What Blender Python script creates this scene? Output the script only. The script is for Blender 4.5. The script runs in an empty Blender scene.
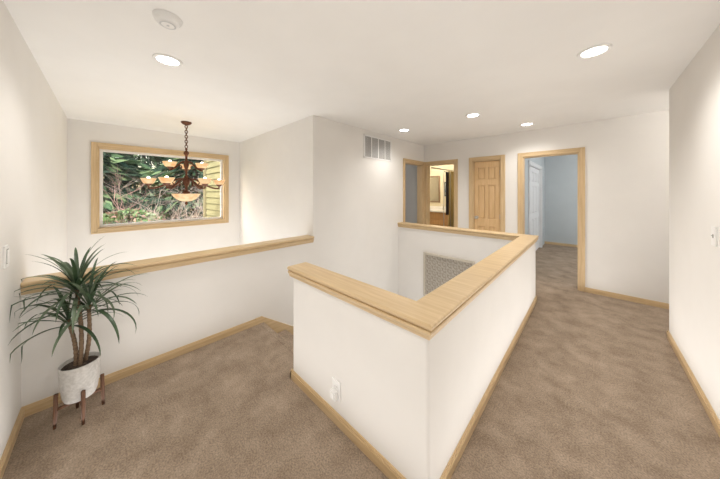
import bpy, bmesh, math, random
import numpy as np
from mathutils import Vector, Matrix
random.seed(7); np.random.seed(7)
scene=bpy.context.scene
H=2.44
# ---------------------------------------------------------------- materials
def mat(name):
    m=bpy.data.materials.new(name); m.use_nodes=True
    nt=m.node_tree; b=nt.nodes['Principled BSDF']
    return m,nt,b
def N(nt,t,**kw):
    n=nt.nodes.new(t)
    for k,v in kw.items():
        if k in n.inputs: n.inputs[k].default_value=v
        else: setattr(n,k,v)
    return n
def L(nt,a,b): nt.links.new(a,b)
def simple(name,col,rough=.6,metal=0,emit=None,es=0):
    m,nt,b=mat(name)
    b.inputs['Base Color'].default_value=(*col,1); b.inputs['Roughness'].default_value=rough
    b.inputs['Metallic'].default_value=metal
    if emit: b.inputs['Emission Color'].default_value=(*emit,1); b.inputs['Emission Strength'].default_value=es
    return m
def ramp(nt,stops):
    r=nt.nodes.new('ShaderNodeValToRGB'); e=r.color_ramp.elements
    while len(e)<len(stops): e.new(.5)
    for i,(p,c) in enumerate(stops): e[i].position=p; e[i].color=(*c,1)
    return r
def noisy(name,c1,c2,scale,rough=.8,bump=.1,bscale=None,detail=4,stretch=None,dist=.005,lo=.35,hi=.65):
    m,nt,b=mat(name)
    tc=N(nt,'ShaderNodeTexCoord'); src=tc.outputs['Object']
    if stretch:
        mp=N(nt,'ShaderNodeMapping'); mp.inputs['Scale'].default_value=stretch; L(nt,src,mp.inputs[0]); s2=mp.outputs[0]
    else: s2=src
    n=N(nt,'ShaderNodeTexNoise'); n.inputs['Scale'].default_value=scale; n.inputs['Detail'].default_value=detail
    L(nt,s2,n.inputs['Vector'])
    r=ramp(nt,[(lo,c1),(hi,c2)]); L(nt,n.outputs['Fac'],r.inputs[0]); L(nt,r.outputs[0],b.inputs['Base Color'])
    b.inputs['Roughness'].default_value=rough
    if bump:
        n2=N(nt,'ShaderNodeTexNoise'); n2.inputs['Scale'].default_value=bscale or scale; n2.inputs['Detail'].default_value=3
        L(nt,s2,n2.inputs['Vector'])
        bp=N(nt,'ShaderNodeBump'); bp.inputs['Strength'].default_value=bump; bp.inputs['Distance'].default_value=dist
        L(nt,n2.outputs['Fac'],bp.inputs['Height']); L(nt,bp.outputs[0],b.inputs['Normal'])
    return m
M_wall=noisy('wall_paint',(.79,.765,.73),(.81,.785,.75),3,.75,.12,90,dist=.002)
M_ceil=noisy('ceiling_paint',(.84,.825,.80),(.86,.845,.82),3,.85,.15,70,dist=.002)
M_blue=noisy('bedroom_paint',(.54,.585,.605),(.56,.605,.625),3,.8,.1,80,dist=.002)
M_grey=noisy('grey_paint',(.50,.50,.49),(.52,.52,.51),3,.8,.1,80,dist=.002)
M_bathw=noisy('bath_paint',(.70,.64,.48),(.73,.67,.51),3,.8,.1,80,dist=.002)
WC=((.59,.425,.235),(.68,.51,.30))
M_woodx=noisy('maple_x',*WC,6,.38,.05,stretch=(.6,9,9),dist=.001)
M_woody=noisy('maple_y',*WC,6,.38,.05,stretch=(9,.6,9),dist=.001)
M_woodz=noisy('maple_z',*WC,6,.38,.05,stretch=(9,9,.6),dist=.001)
M_door=noisy('maple_door',(.60,.395,.19),(.68,.465,.25),6,.4,.05,stretch=(9,9,.6),dist=.001)
M_white=simple('white_plastic',(.85,.84,.82),.35)
M_wdoor=simple('white_door_paint',(.80,.81,.82),.4)
M_bronze=simple('bronze',(.13,.05,.025),.35,.6)
M_steel=simple('satin_nickel',(.6,.58,.55),.3,1)
M_lamp=simple('downlight_lens',(1,1,1),.5,0,(1,.97,.92),12)
def carpet():
    m,nt,b=mat('carpet')
    tc=N(nt,'ShaderNodeTexCoord')
    big=N(nt,'ShaderNodeTexNoise'); big.inputs['Scale'].default_value=5.5; big.inputs['Detail'].default_value=7; big.inputs['Roughness'].default_value=.66; big.inputs['Distortion'].default_value=.15
    fine=N(nt,'ShaderNodeTexNoise'); fine.inputs['Scale'].default_value=120; fine.inputs['Detail'].default_value=4
    L(nt,tc.outputs['Object'],big.inputs['Vector']); L(nt,tc.outputs['Object'],fine.inputs['Vector'])
    r=ramp(nt,[(.34,(.27,.205,.15)),(.5,(.34,.265,.198)),(.66,(.41,.322,.245))]); L(nt,big.outputs['Fac'],r.inputs[0])
    r2=ramp(nt,[(.3,(.6,.6,.6)),(.7,(1.3,1.3,1.3))]); L(nt,fine.outputs['Fac'],r2.inputs[0])
    mx=N(nt,'ShaderNodeMix',data_type='RGBA',blend_type='MULTIPLY'); mx.inputs[0].default_value=.85
    L(nt,r.outputs[0],mx.inputs[6]); L(nt,r2.outputs[0],mx.inputs[7]); L(nt,mx.outputs[2],b.inputs['Base Color'])
    b.inputs['Roughness'].default_value=1; b.inputs['Specular IOR Level'].default_value=.1
    bp=N(nt,'ShaderNodeBump'); bp.inputs['Strength'].default_value=.7; bp.inputs['Distance'].default_value=.006
    L(nt,fine.outputs['Fac'],bp.inputs['Height']); L(nt,bp.outputs[0],b.inputs['Normal'])
    return m
M_carpet=carpet()
# ---------------------------------------------------------------- mesh helpers
class MB:
    def __init__(s): s.v=[];s.f=[];s.m=[];s.sm=[]
    def add(s,vs,fs,mi=0,smooth=False):
        o=len(s.v); s.v+= [tuple(v) for v in vs]
        for f in fs: s.f.append(tuple(i+o for i in f)); s.m.append(mi); s.sm.append(smooth)
    def box(s,x0,x1,y0,y1,z0,z1,mi=0):
        x0,x1=sorted((x0,x1)); y0,y1=sorted((y0,y1)); z0,z1=sorted((z0,z1))
        vs=[(x,y,z) for x in (x0,x1) for y in (y0,y1) for z in (z0,z1)]
        s.add(vs,[(0,1,3,2),(4,6,7,5),(0,4,5,1),(2,3,7,6),(0,2,6,4),(1,5,7,3)],mi)
    def lathe(s,prof,seg=32,mi=0,M=None,smooth=True):
        vs=[];fs=[];n=len(prof)
        for i in range(seg):
            a=2*math.pi*i/seg
            for r,z in prof:
                v=Vector((r*math.cos(a),r*math.sin(a),z)); vs.append(M@v if M else v)
        for i in range(seg):
            j=(i+1)%seg
            for k in range(n-1): fs.append((i*n+k,j*n+k,j*n+k+1,i*n+k+1))
        s.add(vs,fs,mi,smooth)
    def tube(s,pts,rad,seg=8,mi=0,closed=False):
        pts=[Vector(p) for p in pts]; n=len(pts); rr=rad if isinstance(rad,(list,tuple)) else [rad]*n
        vs=[];fs=[]; up=None
        for i,p in enumerate(pts):
            t=(pts[(i+1)%n]-pts[i-1]) if closed else (pts[min(i+1,n-1)]-pts[max(i-1,0)])
            t.normalize()
            if up is None: up=Vector((0,0,1)) if abs(t.z)<.9 else Vector((1,0,0))
            a=t.cross(up).normalized(); b=a.cross(t).normalized(); up=b
            for k in range(seg):
                an=2*math.pi*k/seg; vs.append(p+a*math.cos(an)*rr[i]+b*math.sin(an)*rr[i])
        m=n if closed else n-1
        for i in range(m):
            for k in range(seg):
                j=(i+1)%n; fs.append((i*seg+k,i*seg+(k+1)%seg,j*seg+(k+1)%seg,j*seg+k))
        if not closed: fs.append(tuple(range(seg))[::-1]); fs.append(tuple((n-1)*seg+k for k in range(seg)))
        s.add(vs,fs,mi,True)
    def obj(s,name,mats,bevel=0,parent=None,segs=2,recalc=True):
        me=bpy.data.meshes.new(name); me.from_pydata(s.v,[],s.f)
        for m in mats: me.materials.append(m)
        me.polygons.foreach_set('material_index',s.m); me.polygons.foreach_set('use_smooth',s.sm)
        if recalc:
            bm=bmesh.new(); bm.from_mesh(me); bmesh.ops.recalc_face_normals(bm,faces=bm.faces); bm.to_mesh(me); bm.free()
        me.update(); ob=bpy.data.objects.new(name,me); scene.collection.objects.link(ob)
        if bevel:
            md=ob.modifiers.new('bevel','BEVEL'); md.width=bevel; md.segments=segs; md.limit_method='ANGLE'
        if parent: ob.parent=parent
        return ob
def empty(name):
    root=bpy.data.objects.new(name,None); scene.collection.objects.link(root); return root
def sweep(mb,path,prof,mi=0):
    n=len(path); P=[Vector(p) for p in path]; k=len(prof); vs=[]
    for i in range(n):
        if i==0: d=(P[1]-P[0]).normalized(); nr=Vector((d.y,-d.x)); sc=1
        elif i==n-1: d=(P[-1]-P[-2]).normalized(); nr=Vector((d.y,-d.x)); sc=1
        else:
            d1=(P[i]-P[i-1]).normalized(); d2=(P[i+1]-P[i]).normalized()
            n1=Vector((d1.y,-d1.x)); n2=Vector((d2.y,-d2.x)); nr=(n1+n2).normalized(); sc=1/nr.dot(n1)
        for o,z in prof: vs.append((P[i].x+nr.x*o*sc,P[i].y+nr.y*o*sc,z))
    fs=[]
    for i in range(n-1):
        for j in range(k):
            fs.append((i*k+j,i*k+(j+1)%k,(i+1)*k+(j+1)%k,(i+1)*k+j))
    fs.append(tuple(range(k))); fs.append(tuple((n-1)*k+j for j in range(k)))
    mb.add(vs,fs,mi)
def wall(name,axis,p0,p1,a0,a1,z0,z1,openings,m,mb=None):
    own=mb is None
    if own: mb=MB()
    def bx(b0,b1,c0,c1):
        if b1-b0<1e-4 or c1-c0<1e-4: return
        if axis=='x': mb.box(b0,b1,p0,p1,c0,c1)
        else: mb.box(p0,p1,b0,b1,c0,c1)
    cur=a0
    for b0,b1,c0,c1 in sorted(openings):
        bx(cur,b0,z0,z1); bx(b0,b1,z0,c0); bx(b0,b1,c1,z1); cur=b1
    bx(cur,a1,z0,z1)
    if own: return mb.obj(name,[m])
# ---------------------------------------------------------------- key coordinates
XL=-2.615; YS=-.38; XR=.56; YB=4.75; XW=-5.15; YF=1.85
HX=-.52; HY=.985; HL=-1.66; BY=3.90; T=.12; CAPZ=.86
LOW=-2.8
wall('wall_south','x',YS-T,YS,XW-T,XR+T,LOW,H,[],M_wall)
WO=(-.10,1.575,.90,2.085)
wall('wall_window','y',XW-T,XW,YS,YF+T,LOW,H,[WO],M_wall)
wall('wall_foyer','x',YF,YF+T,XW,XL-T,LOW,H,[],M_wall)
LD=(4.0,4.68,0,2.02)
wall('wall_west','y',XL-T,XL,YF,YB,LOW,H,[LD],M_wall)
wall('half_wall_west','y',XL-T,XL,YS,YF,LOW,CAPZ-.03,[],M_wall)
BD=(-2.55,-1.945,0,2.015); CD=(-1.60,-1.13,0,2.015); HD=(-.812,-.12,0,2.015)
wall('wall_north','x',YB,YB+T,XW,2.4,0,H,[BD,CD,HD],M_wall)
mb=MB(); wall('','y',XR,XR+T,YS,3.81,0,H,[],None,mb); mb.box(XR+T,2.4,3.69,3.81,0,H)
mb.obj('wall_east',[M_wall])
wall('wall_passage','y',2.4,2.52,3.69,YB+T,0,H,[],M_wall)
def halfwall(name,x0,x1,y0,y1,corners):
    mb=MB(); mb.box(x0,x1,y0,y1,LOW,CAPZ-.03); ob=mb.obj(name,[M_wall])
    bm=bmesh.new(); bm.from_mesh(ob.data)
    ed=[e for e in bm.edges if abs(e.verts[0].co.z-e.verts[1].co.z)>2 and any((e.verts[0].co.xy-Vector(c)).length<.01 for c in corners)]
    r=bmesh.ops.bevel(bm,geom=ed,offset=.018,segments=6,affect='EDGES',profile=.5)
    bm.to_mesh(ob.data); bm.free(); return ob
halfwall('half_wall_south',HL,HX,HY,HY+T,[(HX,HY),(HL,HY),(HL,HY+T)])
halfwall('half_wall_east',HX-T,HX,HY+T,BY,[(HX,BY)])
halfwall('half_wall_north',XL,HX-T,BY-T,BY,[])
wall('wall_understair','x',HY,1.165,XL,HL,LOW,-.25,[],M_wall)
def capprof(w=.09,top=CAPZ):
    r=[( w-.012,top),(w-.004,top-.003),(w,top-.009),(w,top-.017),(w-.005,top-.024),(w-.014,top-.026),
       (w-.015,top-.031),(w-.007,top-.034),(w-.005,top-.043),(w-.010,top-.052),(w-.0175,top-.060),(w-.018,top-.070),(w-.021,top-.078),(w-.0285,top-.082)]
    return r+[(-a,b) for a,b in r[::-1]]
mb=MB()
sweep(mb,[(HL-.03,HY+T/2),(HX-T/2,HY+T/2),(HX-T/2,BY-T/2),(XL+.001,BY-T/2)],capprof())
mb.obj('trim_stairwell_cap',[M_woodx])
mb=MB(); sweep(mb,[(XL-T/2,YS+.001),(XL-T/2,YF-.001)],capprof())
mb.obj('trim_west_cap',[M_woody])
# ---------------------------------------------------------------- floors
mb=MB(); FT=-.25
for r in [(XL,XR,YS,HY),(XL,HL,HY,1.17),(HX,XR,HY,3.81),(HX,2.4,3.81,YB),(XL,HX,BY,YB),
          (XW,XL-T,YF+T,YB),(XW,3.2,YB,8.4)]:
    mb.box(r[0],r[1],r[2],r[3],FT,0)
mb.box(XL-T,XL,LD[0],LD[1],FT,0)
mb.obj('floor',[M_carpet])
mb=MB(); mb.box(XW-T,3.3,YS-T,8.52,LOW-.1,LOW); mb.obj('floor_lower',[noisy('foyer_floor',(.45,.38,.30),(.5,.42,.34),4,.5,.02)])
mb=MB(); mb.box(XW-T,3.32,YS-T,8.52,H,H+.12); mb.obj('ceiling',[M_ceil])
mb=MB(); e=.002
for n in range(1,9):
    y0=1.172+.26*(n-1); y1=y0+.26 if n<8 else BY-T-e
    x1=HL-e if n<8 else HX-T-e
    mb.box(XL+.018,x1,y0,y1,LOW,-.18*n)
    if n<8: mb.box(XL+.018,x1,y0+.235,y0+.28,-.18*n-.03,-.18*n+.001)
for n in range(1,7):
    y1=2.98-.26*(n-1); mb.box(-1.55,HX-T-e,y1-.26,y1,LOW,-1.44-.19*n)
mb.obj('carpeted_stairs',[M_carpet],bevel=.012)
mb=MB(); mb.box(XL,HL,1.13,1.195,-.045,.003); mb.obj('trim_stair_nosing',[M_carpet],bevel=.015,segs=3)
mb=MB()
y0,y1=1.10,3.25; sl=-.18/.26
vs=[(XL+.0,y0,.07),(XL+.0,1.17,.07),(XL+.0,y1,.07+sl*(y1-1.17)),(XL+.0,y1,-.25+sl*(y1-1.17)),(XL,y0,0-.25)]
k=len(vs); vs2=[(x+.016,y,z) for x,y,z in vs]
mb.add(vs+vs2,[tuple(range(k)),tuple(range(k,2*k))]+[(i,(i+1)%k,k+(i+1)%k,k+i) for i in range(k)])
mb.obj('trim_stair_skirt',[M_woody])
def bb(name,axis,plane,sg,a0,a1,m=None,z=0):
    mb=MB(); t=.014*sg
    for (d,z0,z1) in [(1,0,.050),(.65,.050,.060),(.35,.060,.067)]:
        if axis=='x': mb.box(a0,a1,plane,plane+t*d,z+z0,z+z1)
        else: mb.box(plane,plane+t*d,a0,a1,z+z0,z+z1)
    return mb.obj(name,[m or (M_woodx if axis=='x' else M_woody)])
bb('baseboard_south','x',YS,1,XL,XR)
bb('baseboard_west','y',XL,1,YS,1.10)
bb('baseboard_east','y',XR,-1,YS,3.824)
bb('baseboard_east_return','x',3.81,1,XR-.014,2.4)
bb('baseboard_north_a','x',YB,-1,HD[1]+.065,2.4)
bb('baseboard_north_b','x',YB,-1,CD[1]+.065,HD[0]-.065)
bb('baseboard_north_c','x',YB,-1,BD[1]+.065,CD[0]-.065)
bb('baseboard_stairwell_near','x',HY,-1,HL-.014,HX+.014)
bb('baseboard_stairwell_end','y',HL,-1,HY-.014,HY+T)
bb('baseboard_stairwell_hall','y',HX,1,HY-.014,BY+.014)
bb('baseboard_stairwell_back','x',BY,1,XL,HX+.014)
def casing(name,axis,plane,sg,a0,a1,z0,z1,depth=T,w=.066,bottom=False,m2=None):
    root=empty(name)
    def B(mb,b0,b1,d0,d1,c0,c1):
        if axis=='x': mb.box(b0,b1,plane+sg*d0,plane+sg*d1,c0,c1)
        else: mb.box(plane+sg*d0,plane+sg*d1,b0,b1,c0,c1)
    mz=MB(); mh=MB()
    zb=z0-(w if bottom else 0)
    for s,a in ((-1,a0),(1,a1)):
        B(mz,a,a+s*w,0,.014,zb,z1+w); B(mz,a+s*(w-.018),a+s*w,.014,.022,zb,z1+w); B(mz,a+s*.004,a+s*.014,.014,.018,zb,z1+w)
        B(mz,a,a-s*.015,-depth,.002,z0,z1)
    rows=[(1,z1)]+([(-1,z0)] if bottom else [])
    for s,z in rows:
        B(mh,a0,a1,0,.0139,z,z+s*w); B(mh,a0-w+.018,a1+w-.018,.014,.0219,z+s*(w-.018),z+s*w); B(mh,a0,a1,.014,.018,z+s*.004,z+s*.014)
        B(mh,a0,a1,-depth,.002,z,z-s*.015)
    mz.obj('upright_trim',[m2 or M_woodz],parent=root,bevel=.002); mh.obj('head_trim',[m2 or (M_woodx if axis=='x' else M_woody)],parent=root,bevel=.002)
    return root
casing('trim_bath_doorway','x',YB,-1,*BD); casing('trim_closet_door','x',YB,-1,*CD); casing('trim_bedroom_doorway','x',YB,-1,*HD)
casing('trim_west_doorway','y',XL,1,*LD)
wroot=casing('window_1','y',XW,1,*WO,bottom=True)
mb=MB(); xs=XW-.09
for a,b,c,d in [(WO[0]+.015,WO[0]+.05,WO[2]+.015,WO[3]-.015),(WO[1]-.05,WO[1]-.015,WO[2]+.015,WO[3]-.015),(WO[0]+.05,WO[1]-.05,WO[2]+.015,WO[2]+.05),(WO[0]+.05,WO[1]-.05,WO[3]-.05,WO[3]-.015)]:
    mb.box(xs-.03,xs+.02,a,b,c,d)
mb.obj('sash',[M_white],bevel=.004,parent=wroot)
g=bpy.data.materials.new('window_glass'); g.use_nodes=True; nt=g.node_tree; nt.nodes.clear()
o=N(nt,'ShaderNodeOutputMaterial'); t=N(nt,'ShaderNodeBsdfTransparent'); gl=N(nt,'ShaderNodeBsdfGlossy'); gl.inputs['Roughness'].default_value=.02
mx=N(nt,'ShaderNodeMixShader'); mx.inputs[0].default_value=.03; L(nt,t.outputs[0],mx.inputs[1]); L(nt,gl.outputs[0],mx.inputs[2]); L(nt,mx.outputs[0],o.inputs[0])
mb=MB(); mb.box(xs-.006,xs,WO[0]+.05,WO[1]-.05,WO[2]+.05,WO[3]-.05); mb.obj('glass_pane',[g],parent=wroot)
# ---------------------------------------------------------------- panel doors
def panel_door(name,axis,plane,sg,a0,a1,z0,z1,m,th=.035,cols=2,knob=None,hinge=None):
    root=empty(name)
    mb=MB()
    def B(b0,b1,d0,d1,c0,c1,q=mb):
        if axis=='x': q.box(b0,b1,plane+sg*d0,plane+sg*d1,c0,c1)
        else: q.box(plane+sg*d0,plane+sg*d1,b0,b1,c0,c1)
    W=a1-a0; Hh=z1-z0; st=.17*W if cols==2 else .2*W; mid=.13*W
    B(a0,a1,-th,-.016,z0,z1)
    rails=[(0,.11),(.40,.47),(.78,.835),(.945,1.0)]
    for r0,r1 in rails: B(a0,a1,-.016,0,z0+r0*Hh,z0+r1*Hh)
    for i in range(3):
        c0=z0+rails[i][1]*Hh; c1=z0+rails[i+1][0]*Hh
        B(a0,a0+st,-.016,0,c0,c1); B(a1-st,a1,-.016,0,c0,c1)
        if cols==2:
            cx=(a0+a1)/2; B(cx-mid/2,cx+mid/2,-.016,0,c0,c1)
            ps=[(a0+st,cx-mid/2),(cx+mid/2,a1-st)]
        else: ps=[(a0+st,a1-st)]
        for p0,p1 in ps:
            g=.018; B(p0+g,p1-g,-.016,-.005,c0+g,c1-g)
    mb.obj('leaf',[m],parent=root,bevel=.003)
    if knob is not None:
        q=MB(); kz=z0+.95
        if axis=='x': M=Matrix.Translation((knob,plane,kz))@Matrix.Rotation(math.pi/2*(1 if sg<0 else -1),4,'X')
        else: M=Matrix.Translation((plane,knob,kz))@Matrix.Rotation(math.pi/2*(1 if sg>0 else -1),4,'Y')
        q.lathe([(0,0),(.03,0),(.03,.006),(.012,.01),(.011,.03),(.022,.036),(.028,.048),(.022,.06),(0,.064)],20,0,M)
        q.obj('knob',[M_steel],parent=root)
    if hinge is not None:
        q=MB()
        for hz in (.25,1.0,1.78): q.tube([(hinge,plane+sg*.006,hz-.045),(hinge,plane+sg*.006,hz+.045)],.007,8)
        q.obj('hinges',[M_steel],parent=root)
    return root
panel_door('door_1','x',YB+.03,-1,CD[0]+.018,CD[1]-.018,.012,CD[3]-.018,M_door,knob=CD[0]+.06,hinge=CD[1]-.02)
# ---------------------------------------------------------------- bedroom
XBW=-.92
wall('wall_bedroom_west','y',XBW-T,XBW,YB+T,8.4,0,H,[(6.02,7.72,0,2.02)],M_blue)
wall('wall_bedroom_north','x',8.4,8.52,XBW-T,3.2,0,H,[],M_blue)
wall('wall_bedroom_east','y',3.2,3.32,YB,8.52,0,H,[],M_blue)
casing('trim_bedroom_closet','y',XBW,1,6.02,7.72,0,2.02,m2=M_wdoor)
for i in range(4):
    a=6.04+i*.415; panel_door('closet_door','y',XBW-.03,1,a,a+.408,.015,2.0,M_wdoor,cols=1)
bb('baseboard_bedroom_north','x',8.4,-1,XBW,3.2,M_woodx)
# bath
XA=-4.6; YBN=7.3
wall('wall_bath_north','x',YBN,YBN+T,XW,XBW-T,0,H,[],M_bathw)
wall('wall_bath_west','y',XA-T,XA,YB+T,YBN,0,H,[],M_bathw)
wall('wall_bath_closet','y',-1.85,-1.73,YB+T,YBN,0,H,[],M_bathw)
root=empty('bathroom_vanity'); YV=YBN-.004
mb=MB(); mb.box(-4.4,-2.6,6.72,YV,.1,.84); mb.box(-4.4,-2.6,6.80,YV,0,.1)
for i in range(4):
    a=-4.36+i*.44; mb.box(a,a+.41,6.70,6.72,.14,.62); mb.box(a,a+.41,6.70,6.72,.65,.81)
    mb.box(a+.06,a+.35,6.694,6.70,.2,.56)
mb.obj('cabinet',[noisy('orange_oak',(.55,.32,.14),(.63,.38,.18),6,.4,.03,stretch=(9,9,.6))],parent=root,bevel=.004)
mb=MB(); mb.box(-4.43,-2.57,6.66,YV,.84,.885); mb.box(-4.43,-2.57,YV-.02,YV,.885,.98); mb.obj('countertop',[M_white],parent=root,bevel=.006)
mb=MB(); mb.tube([(-3.3,7.18,.885),(-3.3,7.18,1.01),(-3.3,7.15,1.05),(-3.3,7.06,1.05),(-3.3,7.04,1.02)],.011); mb.obj('faucet',[M_steel],parent=root)
mb=MB(); mb.box(-4.2,-3.45,YBN-.03,YBN,1.1,1.95); mb.box(-4.16,-3.49,YBN-.034,YBN-.03,1.14,1.91,1)
mb.obj('framed_mirror',[simple('bronze_frame',(.22,.14,.08),.5),simple('mirror',(.8,.8,.8),.03,1)])
mb=MB(); mb.box(-3.3,-3.02,YBN-.02,YBN,1.3,1.75); mb.box(-3.27,-3.05,YBN-.024,YBN-.02,1.33,1.72,1)
mb.obj('framed_picture',[simple('frame_dark',(.06,.05,.05),.5),noisy('picture_blue',(.12,.2,.3),(.6,.6,.5),14,.5,0)])
def curtain(name,p0,p1,z0,z1,m,waves=7,amp=.025,parent=None):
    mb=MB(); n=waves*10; vs=[];fs=[]; p0=Vector(p0);p1=Vector(p1); d=(p1-p0); nr=Vector((d.y,-d.x)).normalized()
    for i in range(n+1):
        t=i/n; p=p0+d*t+nr*amp*math.sin(t*waves*2*math.pi); 
        for z in (z0,z1): vs.append((p.x,p.y,z))
    for i in range(n): fs.append((2*i,2*i+2,2*i+3,2*i+1))
    mb.add(vs,fs,0,True); ob=mb.obj(name,[m],parent=parent); md=ob.modifiers.new('s','SOLIDIFY'); md.thickness=.004; return ob
root=empty('shower_curtain')
curtain('cloth',(-2.52,6.55),(-2.52,5.75),.03,1.95,simple('gold_cloth',(.70,.55,.26),.8),6,parent=root)
mb=MB(); mb.tube([(-2.52,7.29,1.97),(-2.52,4.88,1.97)],.012); mb.obj('rod',[M_steel],parent=root)
root=empty('towel_stand')
curtain('bath_towel',(-2.44,5.62),(-2.44,5.45),.9,1.9,simple('dark_cloth',(.07,.06,.065),.9),2,parent=root)
mb=MB(); mb.tube([(-2.44,5.72,0),(-2.44,5.72,1.88),(-2.44,5.70,1.905),(-2.44,5.37,1.905),(-2.44,5.35,1.88),(-2.44,5.35,0)],.01); mb.obj('rail',[M_steel],parent=root)
wall('wall_westroom','y',XW,XW+T,YF+T,YB,0,H,[],M_grey)
mb=MB(); mb.box(XW+T,XL-T,YB-.02,YB-.001,0,H); mb.obj('wall_westroom_north',[M_grey])
# ---------------------------------------------------------------- vent grille
root=empty('return_air_vent')
a0,a1,c0,c1=2.82,3.55,1.985,2.36
mb=MB(); x=XL
mb.box(x,x+.012,a0,a1,c0,c0+.022); mb.box(x,x+.012,a0,a1,c1-.022,c1)
mb.box(x,x+.012,a0,a0+.022,c0,c1); mb.box(x,x+.012,a1-.022,a1,c0,c1)
for i in (1,2,3): 
    ym=a0+(a1-a0)*i/4; mb.box(x,x+.012,ym-.007,ym+.007,c0,c1)
n=24
for i in range(n):
    yy=a0+.034+(a1-a0-.068)*i/(n-1)
    mb.box(x+.001,x+.008,yy-.004,yy+.003,c0+.02,c1-.02)
mb.obj('grille',[M_white],parent=root)
mb=MB(); mb.box(x+.0002,x+.001,a0+.01,a1-.01,c0+.01,c1-.01); mb.obj('duct_back',[simple('duct',(.10,.09,.08),.9)],parent=root)
mb=MB(); mb.lathe([(0,H-.042),(.03,H-.042),(.05,H-.036),(.058,H-.026),(.06,H-.014),(.068,H-.012),(.07,H)],40)
mb.lathe([(.030,H-.043),(.034,H-.045),(.038,H-.043)],30,1); mb.lathe([(0,H-.045),(.007,H-.045),(.007,H-.04)],16,1)
so=mb.obj('smoke_detector',[M_white,simple('grey_plastic',(.6,.6,.6),.5)]); so.location=(-1.765,.24,0)
def switch(name,axis,plane,sg,a,z,kind):
    mb=MB()
    def B(b0,b1,d0,d1,c0,c1,mi=0):
        if axis=='x': mb.box(b0,b1,plane+sg*d0,plane+sg*d1,c0,c1,mi)
        else: mb.box(plane+sg*d0,plane+sg*d1,b0,b1,c0,c1,mi)
    B(a-.036,a+.036,0,.008,z-.058,z+.058)
    if kind=='rocker': B(a-.021,a+.021,.008,.0085,z-.039,z+.039,1); B(a-.017,a+.017,.008,.013,z-.034,z+.034)
    elif kind=='toggle': B(a-.006,a+.006,.008,.010,z-.012,z+.012,1); B(a-.003,a+.003,.010,.016,z+.0,z+.008)
    else:
        B(a-.017,a+.017,.008,.010,z+.006,z+.036); 
        for q in (-.007,.006): B(a+q,a+q+.002,.010,.0105,z+.016,z+.027,1)
        B(a-.024,a+.024,.008,.035,z-.045,z+.004); B(a-.016,a+.016,.035,.042,z-.036,z-.006)
    return mb.obj(name,[M_white,simple('slot',(.30,.29,.27),.6)],bevel=.0015)
switch('light_switch','x',YS,1,-2.26,1.09,'rocker'); switch('light_switch','y',XR,-1,2.6,1.16,'toggle')
switch('wall_outlet','x',HY,-1,-1.14,.21,'plug')
# stairwell picture
root=empty('framed_wall_art')
yy=BY-T; x0,x1,z0,z1=-2.08,-1.24,-.35,.40
mb=MB()
for a,b,c,d in [(x0,x1,z0,z0+.035),(x0,x1,z1-.035,z1),(x0,x0+.035,z0+.035,z1-.035),(x1-.035,x1,z0+.035,z1-.035)]: mb.box(a,b,yy-.03,yy,c,d)
mb.obj('frame',[simple('pale_frame',(.55,.50,.42),.5)],bevel=.005,parent=root)
m,nt,b=mat('scroll_pattern'); tc=N(nt,'ShaderNodeTexCoord'); w=N(nt,'ShaderNodeTexMagic',turbulence_depth=4); w.inputs['Scale'].default_value=7; w.inputs['Distortion'].default_value=2.2
L(nt,tc.outputs['Object'],w.inputs['Vector']); r=ramp(nt,[(.3,(.28,.25,.21)),(.6,(.46,.42,.36))]); L(nt,w.outputs['Fac'],r.inputs[0]); L(nt,r.outputs[0],b.inputs['Base Color']); b.inputs['Roughness'].default_value=.8
mb=MB(); mb.box(x0+.03,x1-.03,yy-.015,yy-.001,z0+.03,z1-.03); mb.obj('canvas',[m],parent=root)
# ---------------------------------------------------------------- lamps
def lamp(name,loc,energy,kind='POINT',size=.08,col=(1,.97,.93),spot=2.9,parent=None):
    ld=bpy.data.lights.new(name,kind); ld.energy=energy; ld.color=col
    if kind!='AREA': ld.shadow_soft_size=size
    if kind=='SPOT': ld.spot_size=spot; ld.spot_blend=1; ld.specular_factor=.3
    ob=bpy.data.objects.new(name,ld); scene.collection.objects.link(ob); ob.location=loc
    if parent: ob.parent=parent
    return ob
def downlight(x,y,e=43):
    mb=MB()
    mb.lathe([(.066,H-.002),(.072,H-.010),(.086,H-.010),(.092,H-.004),(.092,H)],40,0)
    mb.lathe([(0,H-.0045),(.068,H-.0045)],40,1)
    ob=mb.obj('recessed_light',[M_white,M_lamp],recalc=False); ob.location=(x,y,0)
    lamp('bulb',(0,0,H-.06),e,'SPOT',.07,spot=math.radians(150),parent=ob)
for p in [(-2.325,.317,35),(.019,2.395,45),(-1.107,3.293),(-.677,4.28,31),(-2.18,3.317,29),(-.55,.15,40)]: downlight(*p)  # last downlight is out of view, added near the camera
def bounce(name,x,y,z,sx,sy,e,col=(1,.985,.965)):  # unseen upward area light, added to imitate bounce off the floor
    ob=lamp(name,(x,y,z),e,'AREA',col=col); ob.data.shape='RECTANGLE'; ob.data.size=sx; ob.data.size_y=sy
    ob.rotation_euler=(math.pi,0,0); return ob
bounce('bounce_fill',-1.1,.3,.03,2.6,1.1,11.5)
bounce('bounce_fill',0,2.4,.03,.9,2.8,12)
bounce('bounce_fill',-1.6,2.5,-.9,1.6,1.8,16)
bounce('bounce_fill',-3.9,.75,-.6,2.2,2.0,36)
bounce('bounce_fill',-1.0,4.3,.03,2.6,.6,5)
lamp('bath_bulb',(-3.4,6.3,2.2),44,col=(1,.88,.7)); lamp('bedroom_fill',(1.2,6.8,2.1),70,col=(.98,.99,1)); lamp('westroom_fill',(-4,3.6,2.1),12)  # bedroom and west room: unseen fill lights without fixtures
lamp('passage_fill',(1.5,4.3,2.2),17)  # unseen fill light round the corner, no fixture
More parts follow.
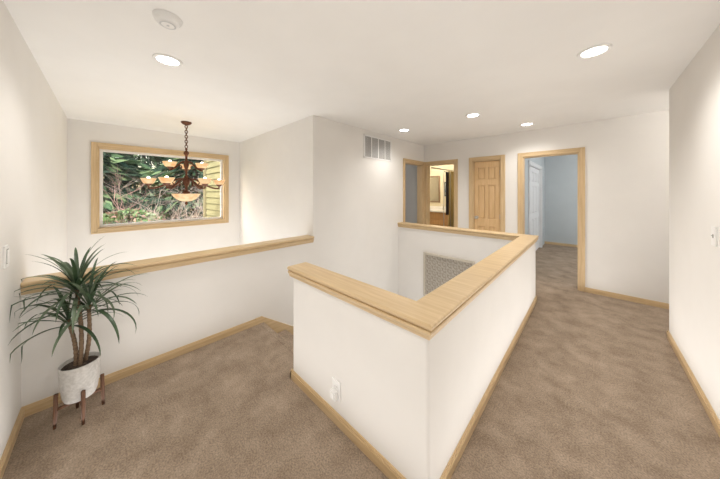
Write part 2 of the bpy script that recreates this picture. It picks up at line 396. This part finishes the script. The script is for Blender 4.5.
# ---------------------------------------------------------------- chandelier
CX,CY=-4.2,.78
root=empty('chandelier'); root.location=(CX,CY,0)
mb=MB()
mb.lathe([(0,H),(.065,H),(.065,H-.012),(.05,H-.03),(.02,H-.045),(.008,H-.05),(0,H-.055)],28)
zt=H-.05; zb=2.07; nl=9; hl=(zt-zb)/nl
for i in range(nl):
    zc=zt-hl*(i+.5); pts=[]
    for k in range(14):
        a=2*math.pi*k/14; u=.016*math.cos(a); v=(hl*.66)*math.sin(a)
        pts.append((u,0,zc+v) if i%2 else (0,u,zc+v))
    mb.tube(pts,.0055,6,closed=True)
mb.lathe([(0,2.07),(.012,2.065),(.016,2.05),(.010,2.03),(.030,2.01),(.034,1.985),(.016,1.96),(.013,1.90),(.026,1.87),(.034,1.83),(.026,1.79),(.014,1.76),(.014,1.68),(.03,1.65),(.045,1.60),(.04,1.55),(.02,1.52),(.018,1.46),(.05,1.43),(.055,1.42),(.012,1.40),(.01,1.29),(.018,1.28),(.02,1.265),(.008,1.25),(0,1.24)],24)
shade=MB()
def shade_at(x,y,z,s=1):
    M=Matrix.Translation((x,y,z))@Matrix.Scale(s,4)
    shade.lathe([(.018,-.004),(.040,.002),(.060,.016),(.072,.034),(.080,.055),(.088,.074),(.096,.086)],28,0,M)
    shade.lathe([(.096,.086),(.092,.088),(.082,.074),(.074,.055),(.066,.036),(.055,.019),(.035,.008),(0,.004)],28,1,M)
    mb.lathe([(0,-.045),(.012,-.04),(.014,-.022),(.032,-.014),(.042,.001),(.050,.008),(.044,.006),(.018,-.004)],16,0,M)
def arm(a,r,z0,z1,s,dip=.09):
    ca,sa=math.cos(a),math.sin(a); pts=[]
    P=[Vector((.02,0,z0)),Vector((r*.35,0,z0+.05)),Vector((r*.6,0,z0-dip*1.9)),Vector((r*1.02,0,z0-dip*1.6)),Vector((r,0,z1-.04))]
    for k in range(17):
        t=k/16; q=[p.copy() for p in P]
        while len(q)>1: q=[q[i].lerp(q[i+1],t) for i in range(len(q)-1)]
        pts.append((q[0].x*ca,q[0].x*sa,q[0].z))
    mb.tube(pts,.012,8)
    sc=[]
    for k in range(15):
        th=k/14*math.pi*1.6; rr=.045*(1-k/20)
        u=r*.42+rr*math.cos(th); sc.append((u*ca,u*sa,z0-.08+rr*math.sin(th)))
    mb.tube(sc,.007,6)
    shade_at(r*ca,r*sa,z1,s)
for i in range(6): arm(math.radians(20+60*i),.41,1.62,1.54,.9)
for i in range(3): arm(math.radians(50+120*i),.21,1.86,1.77,.88,.07)
shade.lathe([(.012,1.30),(.06,1.305),(.11,1.33),(.15,1.37),(.168,1.405),(.172,1.41)],36,0)
shade.lathe([(.172,1.41),(.164,1.408),(.14,1.375),(.1,1.342),(.05,1.318),(.012,1.312)],36,1)
for i in range(3):
    a=math.radians(90+120*i); mb.tube([(.03*math.cos(a),.03*math.sin(a),1.47),(.1*math.cos(a),.1*math.sin(a),1.45),(.166*math.cos(a),.166*math.sin(a),1.405)],.005,6)
mb.obj('bronze_frame',[M_bronze],parent=root)
def glass(name,c1,c2,es,base):
    m,nt,b=mat(name); b.inputs['Base Color'].default_value=(*base,1); b.inputs['Roughness'].default_value=.3
    lw=N(nt,'ShaderNodeTexCoord'); nn=N(nt,'ShaderNodeTexNoise'); nn.inputs['Scale'].default_value=18; nn.inputs['Detail'].default_value=5; L(nt,lw.outputs['Object'],nn.inputs['Vector'])
    r=ramp(nt,[(.38,c1),(.62,c2)]); L(nt,nn.outputs['Fac'],r.inputs[0]); L(nt,r.outputs[0],b.inputs['Emission Color']); b.inputs['Emission Strength'].default_value=es
    return m
shade.obj('glass_shades',[glass('alabaster_glass',(1,.45,.15),(1,.75,.42),.55,(.42,.30,.17)),glass('alabaster_inner',(1,.8,.5),(1,.9,.65),.6,(.6,.5,.35))],parent=root,recalc=False)
glow=MB()
gp=[(0,.10),(.014,.095),(.026,.07),(.026,.04),(.012,.02),(0,.008)]
for i in range(6):
    a=math.radians(20+60*i); glow.lathe(gp,14,0,Matrix.Translation((.41*math.cos(a),.41*math.sin(a),1.54)))
for i in range(3):
    a=math.radians(50+120*i); glow.lathe(gp,14,0,Matrix.Translation((.21*math.cos(a),.21*math.sin(a),1.77)))
glow.obj('bulbs',[simple('bulb_glow',(1,1,1),.5,0,(1,.88,.68),9)],parent=root)
# ---------------------------------------------------------------- plant
PX,PY=-2.365,-.122
root=empty('potted_dracaena'); root.location=(PX,PY,0); root.scale=(.9,.9,.93)
mb=MB(); mb.lathe([(0,.135),(.062,.135),(.075,.142),(.085,.17),(.096,.26),(.101,.375),(.098,.38),(.094,.376),(.090,.355),(0,.355)],48)
mb.obj('pot',[noisy('speckled_ceramic',(.48,.46,.43),(.60,.58,.55),60,.5,.05)],parent=root)
mb=MB(); mb.lathe([(0,.362),(.05,.364),(.0905,.357)],30)
mb.obj('soil',[noisy('soil',(.03,.02,.015),(.10,.07,.05),60,1,.8)],parent=root)
mb=MB()
for i in range(4):
    a=math.radians(10+90*i); ca,sa=math.cos(a),math.sin(a)
    mb.tube([(.114*ca,.114*sa,0),(.111*ca,.111*sa,.10),(.108*ca,.108*sa,.22)],[.008,.011,.011],10)
for a in (10,100):
    a=math.radians(a); ca,sa=math.cos(a),math.sin(a); mb.tube([(-.108*ca,-.108*sa,.118),(.108*ca,.108*sa,.118)],.010,8)
mb.obj('wood_stand',[noisy('walnut_stand',(.11,.05,.025),(.17,.08,.042),8,.65,.05,stretch=(9,9,.8))],parent=root)
canes=[((.015,.0),(-.02,-.01),.87),((-.02,.02),(.05,.05),.76),((.0,-.02),(-.03,-.05),.67)]
mb=MB(); lf=MB(); tops=[]
for (bx,by),(tx,ty),zt in canes:
    pts=[];rad=[]
    for k in range(24):
        t=k/23; pts.append((bx+(tx-bx)*t+.012*math.sin(t*5),by+(ty-by)*t+.01*math.sin(t*4),.35+(zt-.35)*t)); rad.append(.0115+(.0018 if k%2 else 0)-.002*t)
    mb.tube(pts,rad,10); tops.append(Vector(pts[-1]))
mb.obj('canes',[noisy('cane_bark',(.13,.08,.05),(.25,.17,.10),30,.9,.4,stretch=(1,1,6))],parent=root)
for ti,tp in enumerate(tops):
    nlf=[42,28,22][ti]
    for i in range(nlf):
        az=i*2.39996+ti; f=i/nlf
        el=math.radians(5+75*f+random.uniform(-8,8)); ln=random.uniform(.34,.48)*(1-.2*f); w=random.uniform(.009,.013)
        droop=random.uniform(1.4,2.6)*(1-.5*f)
        p=tp+Vector((0,0,-.05+.06*f)); seg=12; e=el; vs=[]
        for k in range(seg+1):
            t=k/seg; d=Vector((math.cos(az)*math.cos(e),math.sin(az)*math.cos(e),math.sin(e)))
            side=Vector((-math.sin(az),math.cos(az),0))
            ww=w*min(1,.35+2.2*t)*(1-t**3)**.8+.0004
            q=p.copy()
            wy=q.y*.9+PY; wx=q.x*.9+PX
            if wy<YS+.02: q.y=(YS+.02-PY)/.9+ (0.01*math.sin(i))*.5
            if wx<XL+.05 and q.z*.93<.92: q.x=(XL+.05-PX)/.9
            vs+= [q+side*ww+Vector((0,0,ww*.35)),q,q-side*ww+Vector((0,0,ww*.35))]
            p=p+d*(ln/seg); e-=droop/seg*(.4+1.2*t)
        fs=[]
        for k in range(seg):
            b0=3*k; fs+=[(b0,b0+1,b0+4,b0+3),(b0+1,b0+2,b0+5,b0+4)]
        lf.add(vs,fs,random.choice([0,0,1]),True)
ml=noisy('leaf_green',(.028,.06,.026),(.055,.10,.042),12,.4,0); ml2=noisy('leaf_pale',(.09,.13,.075),(.15,.20,.12),12,.45,0)
lf.obj('leaves',[ml,ml2],parent=root,recalc=False)
# ---------------------------------------------------------------- outdoors
mb=MB(); n=24; vs=[];fs=[]
for i in range(n+1):
    for j in range(n+1):
        x=-5.4-50*i/n; y=-40+90*j/n; vs.append((x,y,-2.9+max(0,(-x-9))*.10+.2*math.sin(x*.7+y*.4)))
for i in range(n):
    for j in range(n): a=i*(n+1)+j; fs.append((a,a+1,a+n+2,a+n+1))
mb.add(vs,fs,0,True); mb.obj('garden_ground',[noisy('grass',(.05,.09,.03),(.16,.17,.08),2,1,.3)],recalc=False)
def foliage(name,cx,cy,z0,h,r,nq,size,mats,cone=True,trunk=True):
    mb=MB(); 
    for _ in range(nq):
        t=random.random()**.8 if cone else random.random()
        a=random.uniform(0,2*math.pi)
        rr=(r*(1-t)+.1)*random.uniform(.35,1.05)*(1+.25*math.sin(t*40)) if cone else r*math.sqrt(max(0,1-(2*t-1)**2))*random.uniform(.6,1.05)
        c=Vector((cx+rr*math.cos(a),cy+rr*math.sin(a),z0+h*(.06+.94*t)))
        d=Vector((math.cos(a),math.sin(a),random.uniform(-.8,.1) if cone else random.uniform(-1,1))).normalized()
        s=Vector((random.gauss(0,1),random.gauss(0,1),random.gauss(0,1))).normalized()
        s=(s-d*s.dot(d)).normalized(); L1=size*random.uniform(.7,1.6); W1=L1*(.22 if cone else .4)
        mb.add([c-d*L1*.5,c+s*W1,c+d*L1,c-s*W1],[(0,1,2,3)],random.randrange(len(mats)-1))
    if trunk: mb.tube([(cx,cy,z0-.6),(cx,cy,z0+h*.5),(cx,cy,z0+h)],[.22,.12,.02],8,len(mats)-1)
    return mb.obj(name,mats,recalc=False)
G1=simple('needle_dark',(.03,.07,.035),.8); G2=simple('needle_mid',(.08,.15,.06),.8); G3=simple('needle_light',(.20,.28,.12),.8); BK=simple('bark',(.12,.08,.055),.9)
for (x,y,h,r) in [(-18,-6,11,2.6),(-19,-1.0,13,3),(-18,3.8,12,2.6),(-21,8.5,13,2.8),(-23,-10.5,13,3.2),(-26,2,15,3.5),(-26,-5,15,3.5),(-28,8,16,3.4),(-17,12,11,2.6)]:
    foliage('conifer_tree',x,y,-2.3,h,r,6000,.42,[G1,G2,G1,G3,BK])
S1=simple('shrub_leaf',(.16,.27,.08),.7); S2=simple('shrub_leaf_pale',(.40,.48,.26),.7); S3=simple('shrub_leaf_tan',(.42,.24,.17),.8)
for (x,y,z,h,r) in [(-11,-2.4,-2.8,3.5,1.3),(-11.6,.5,-2.8,3.6,1.4),(-11,3.3,-2.8,3.4,1.2),(-12,6.2,-2.8,3.2,1.4),(-11.8,-5.4,-2.8,4.2,1.4)]:
    foliage('leafy_shrub',x,y,z,h,r,5500,.09,[S1,S2,G3,S3,BK],cone=False,trunk=True)
def bare(name,cx,cy,z0,h,m,seed):
    random.seed(seed); cu=bpy.data.curves.new(name,'CURVE'); cu.dimensions='3D'; cu.bevel_depth=1; cu.bevel_resolution=0
    def grow(p,d,ln,r,lv):
        pts=[p.copy()]; q=p.copy(); dd=d.copy()
        for k in range(4):
            dd=(dd+Vector((random.gauss(0,.18),random.gauss(0,.18),random.gauss(.04,.12)))).normalized(); q=q+dd*ln/4; pts.append(q.copy())
        sp=cu.splines.new('POLY'); sp.points.add(4)
        for i,pp in enumerate(pts): sp.points[i].co=(*pp,1); sp.points[i].radius=r*(1-.12*i)
        if lv<4:
            for _ in range(random.choice([3,4])):
                b=pts[random.choice([1,2,3,4])]; nd=(dd+Vector((random.gauss(0,.6),random.gauss(0,.6),random.gauss(.1,.4)))).normalized()
                grow(b,nd,ln*.68,r*.54,lv+1)
    for i in range(4):
        a=random.uniform(0,6.28); grow(Vector((cx,cy,z0)),Vector((.35*math.cos(a),.35*math.sin(a),1)).normalized(),h*.42,.045,0)
    cu.materials.append(m); ob=bpy.data.objects.new(name,cu); scene.collection.objects.link(ob)
TW=simple('twig_russet',(.46,.28,.22),.9); TW2=simple('twig_tan',(.52,.41,.33),.9)
for i,(x,y,h) in enumerate([(-9.0,-1.6,4.6),(-9.2,.4,4.8),(-9.4,1.9,4.3),(-9.2,-3.2,4.6),(-13.8,-.8,6.0),(-14,3,6.0),(-8.8,-.4,4.4)]): bare('bare_shrub',x,y,-2.8,h,[TW,TW2][i%2],i+3)
SD=noisy('siding_paint',(.24,.225,.105),(.29,.27,.135),4,.7,0)
root=empty('house_wing')
mb=MB(); mb.box(-7.3,XW-T-.001,1.80,1.97,-2.9,2.6)
for i in range(36):
    z=-2.9+.15*i; mb.add([(-7.3,1.775,z),(XW-T-.001,1.775,z),(XW-T-.001,1.798,z+.15),(-7.3,1.798,z+.15)],[(0,1,2,3)]); mb.add([(-7.3,1.775,z),(XW-T-.001,1.775,z),(XW-T-.001,1.8,z),(-7.3,1.8,z)],[(0,1,2,3)])
mb.obj('lap_siding',[SD],parent=root,recalc=False)
mb=MB(); mb.box(-7.38,-7.28,1.74,2.0,-2.9,2.6); mb.obj('corner_board',[simple('corner_paint',(.30,.26,.14),.7)],parent=root)
# ---------------------------------------------------------------- world + sun
w=bpy.data.worlds.new('world'); scene.world=w; w.use_nodes=True; nt=w.node_tree
sky=N(nt,'ShaderNodeTexSky',sky_type='NISHITA'); sky.sun_elevation=math.radians(40); sky.sun_rotation=math.radians(200); sky.sun_disc=False; sky.air_density=1.5; sky.dust_density=3
bg=nt.nodes['Background']; L(nt,sky.outputs[0],bg.inputs[0]); bg.inputs[1].default_value=.45
sd=bpy.data.lights.new('sun','SUN'); sd.energy=5.5; sd.angle=.03; sd.color=(1,.96,.9); so=bpy.data.objects.new('sun',sd); scene.collection.objects.link(so)
so.rotation_euler=Vector((-.55,.35,-.7)).to_track_quat('-Z','Y').to_euler()
# ---------------------------------------------------------------- camera
cam=bpy.data.cameras.new('camera'); co=bpy.data.objects.new('camera',cam); scene.collection.objects.link(co)
co.location=(0,0,1.435); cam.sensor_width=36; cam.lens=241/720*36; cam.shift_y=-47.5/720; cam.clip_start=.02
co.rotation_euler=(math.radians(90),0,math.radians(43.7))
scene.camera=co
scene.view_settings.view_transform='Standard'
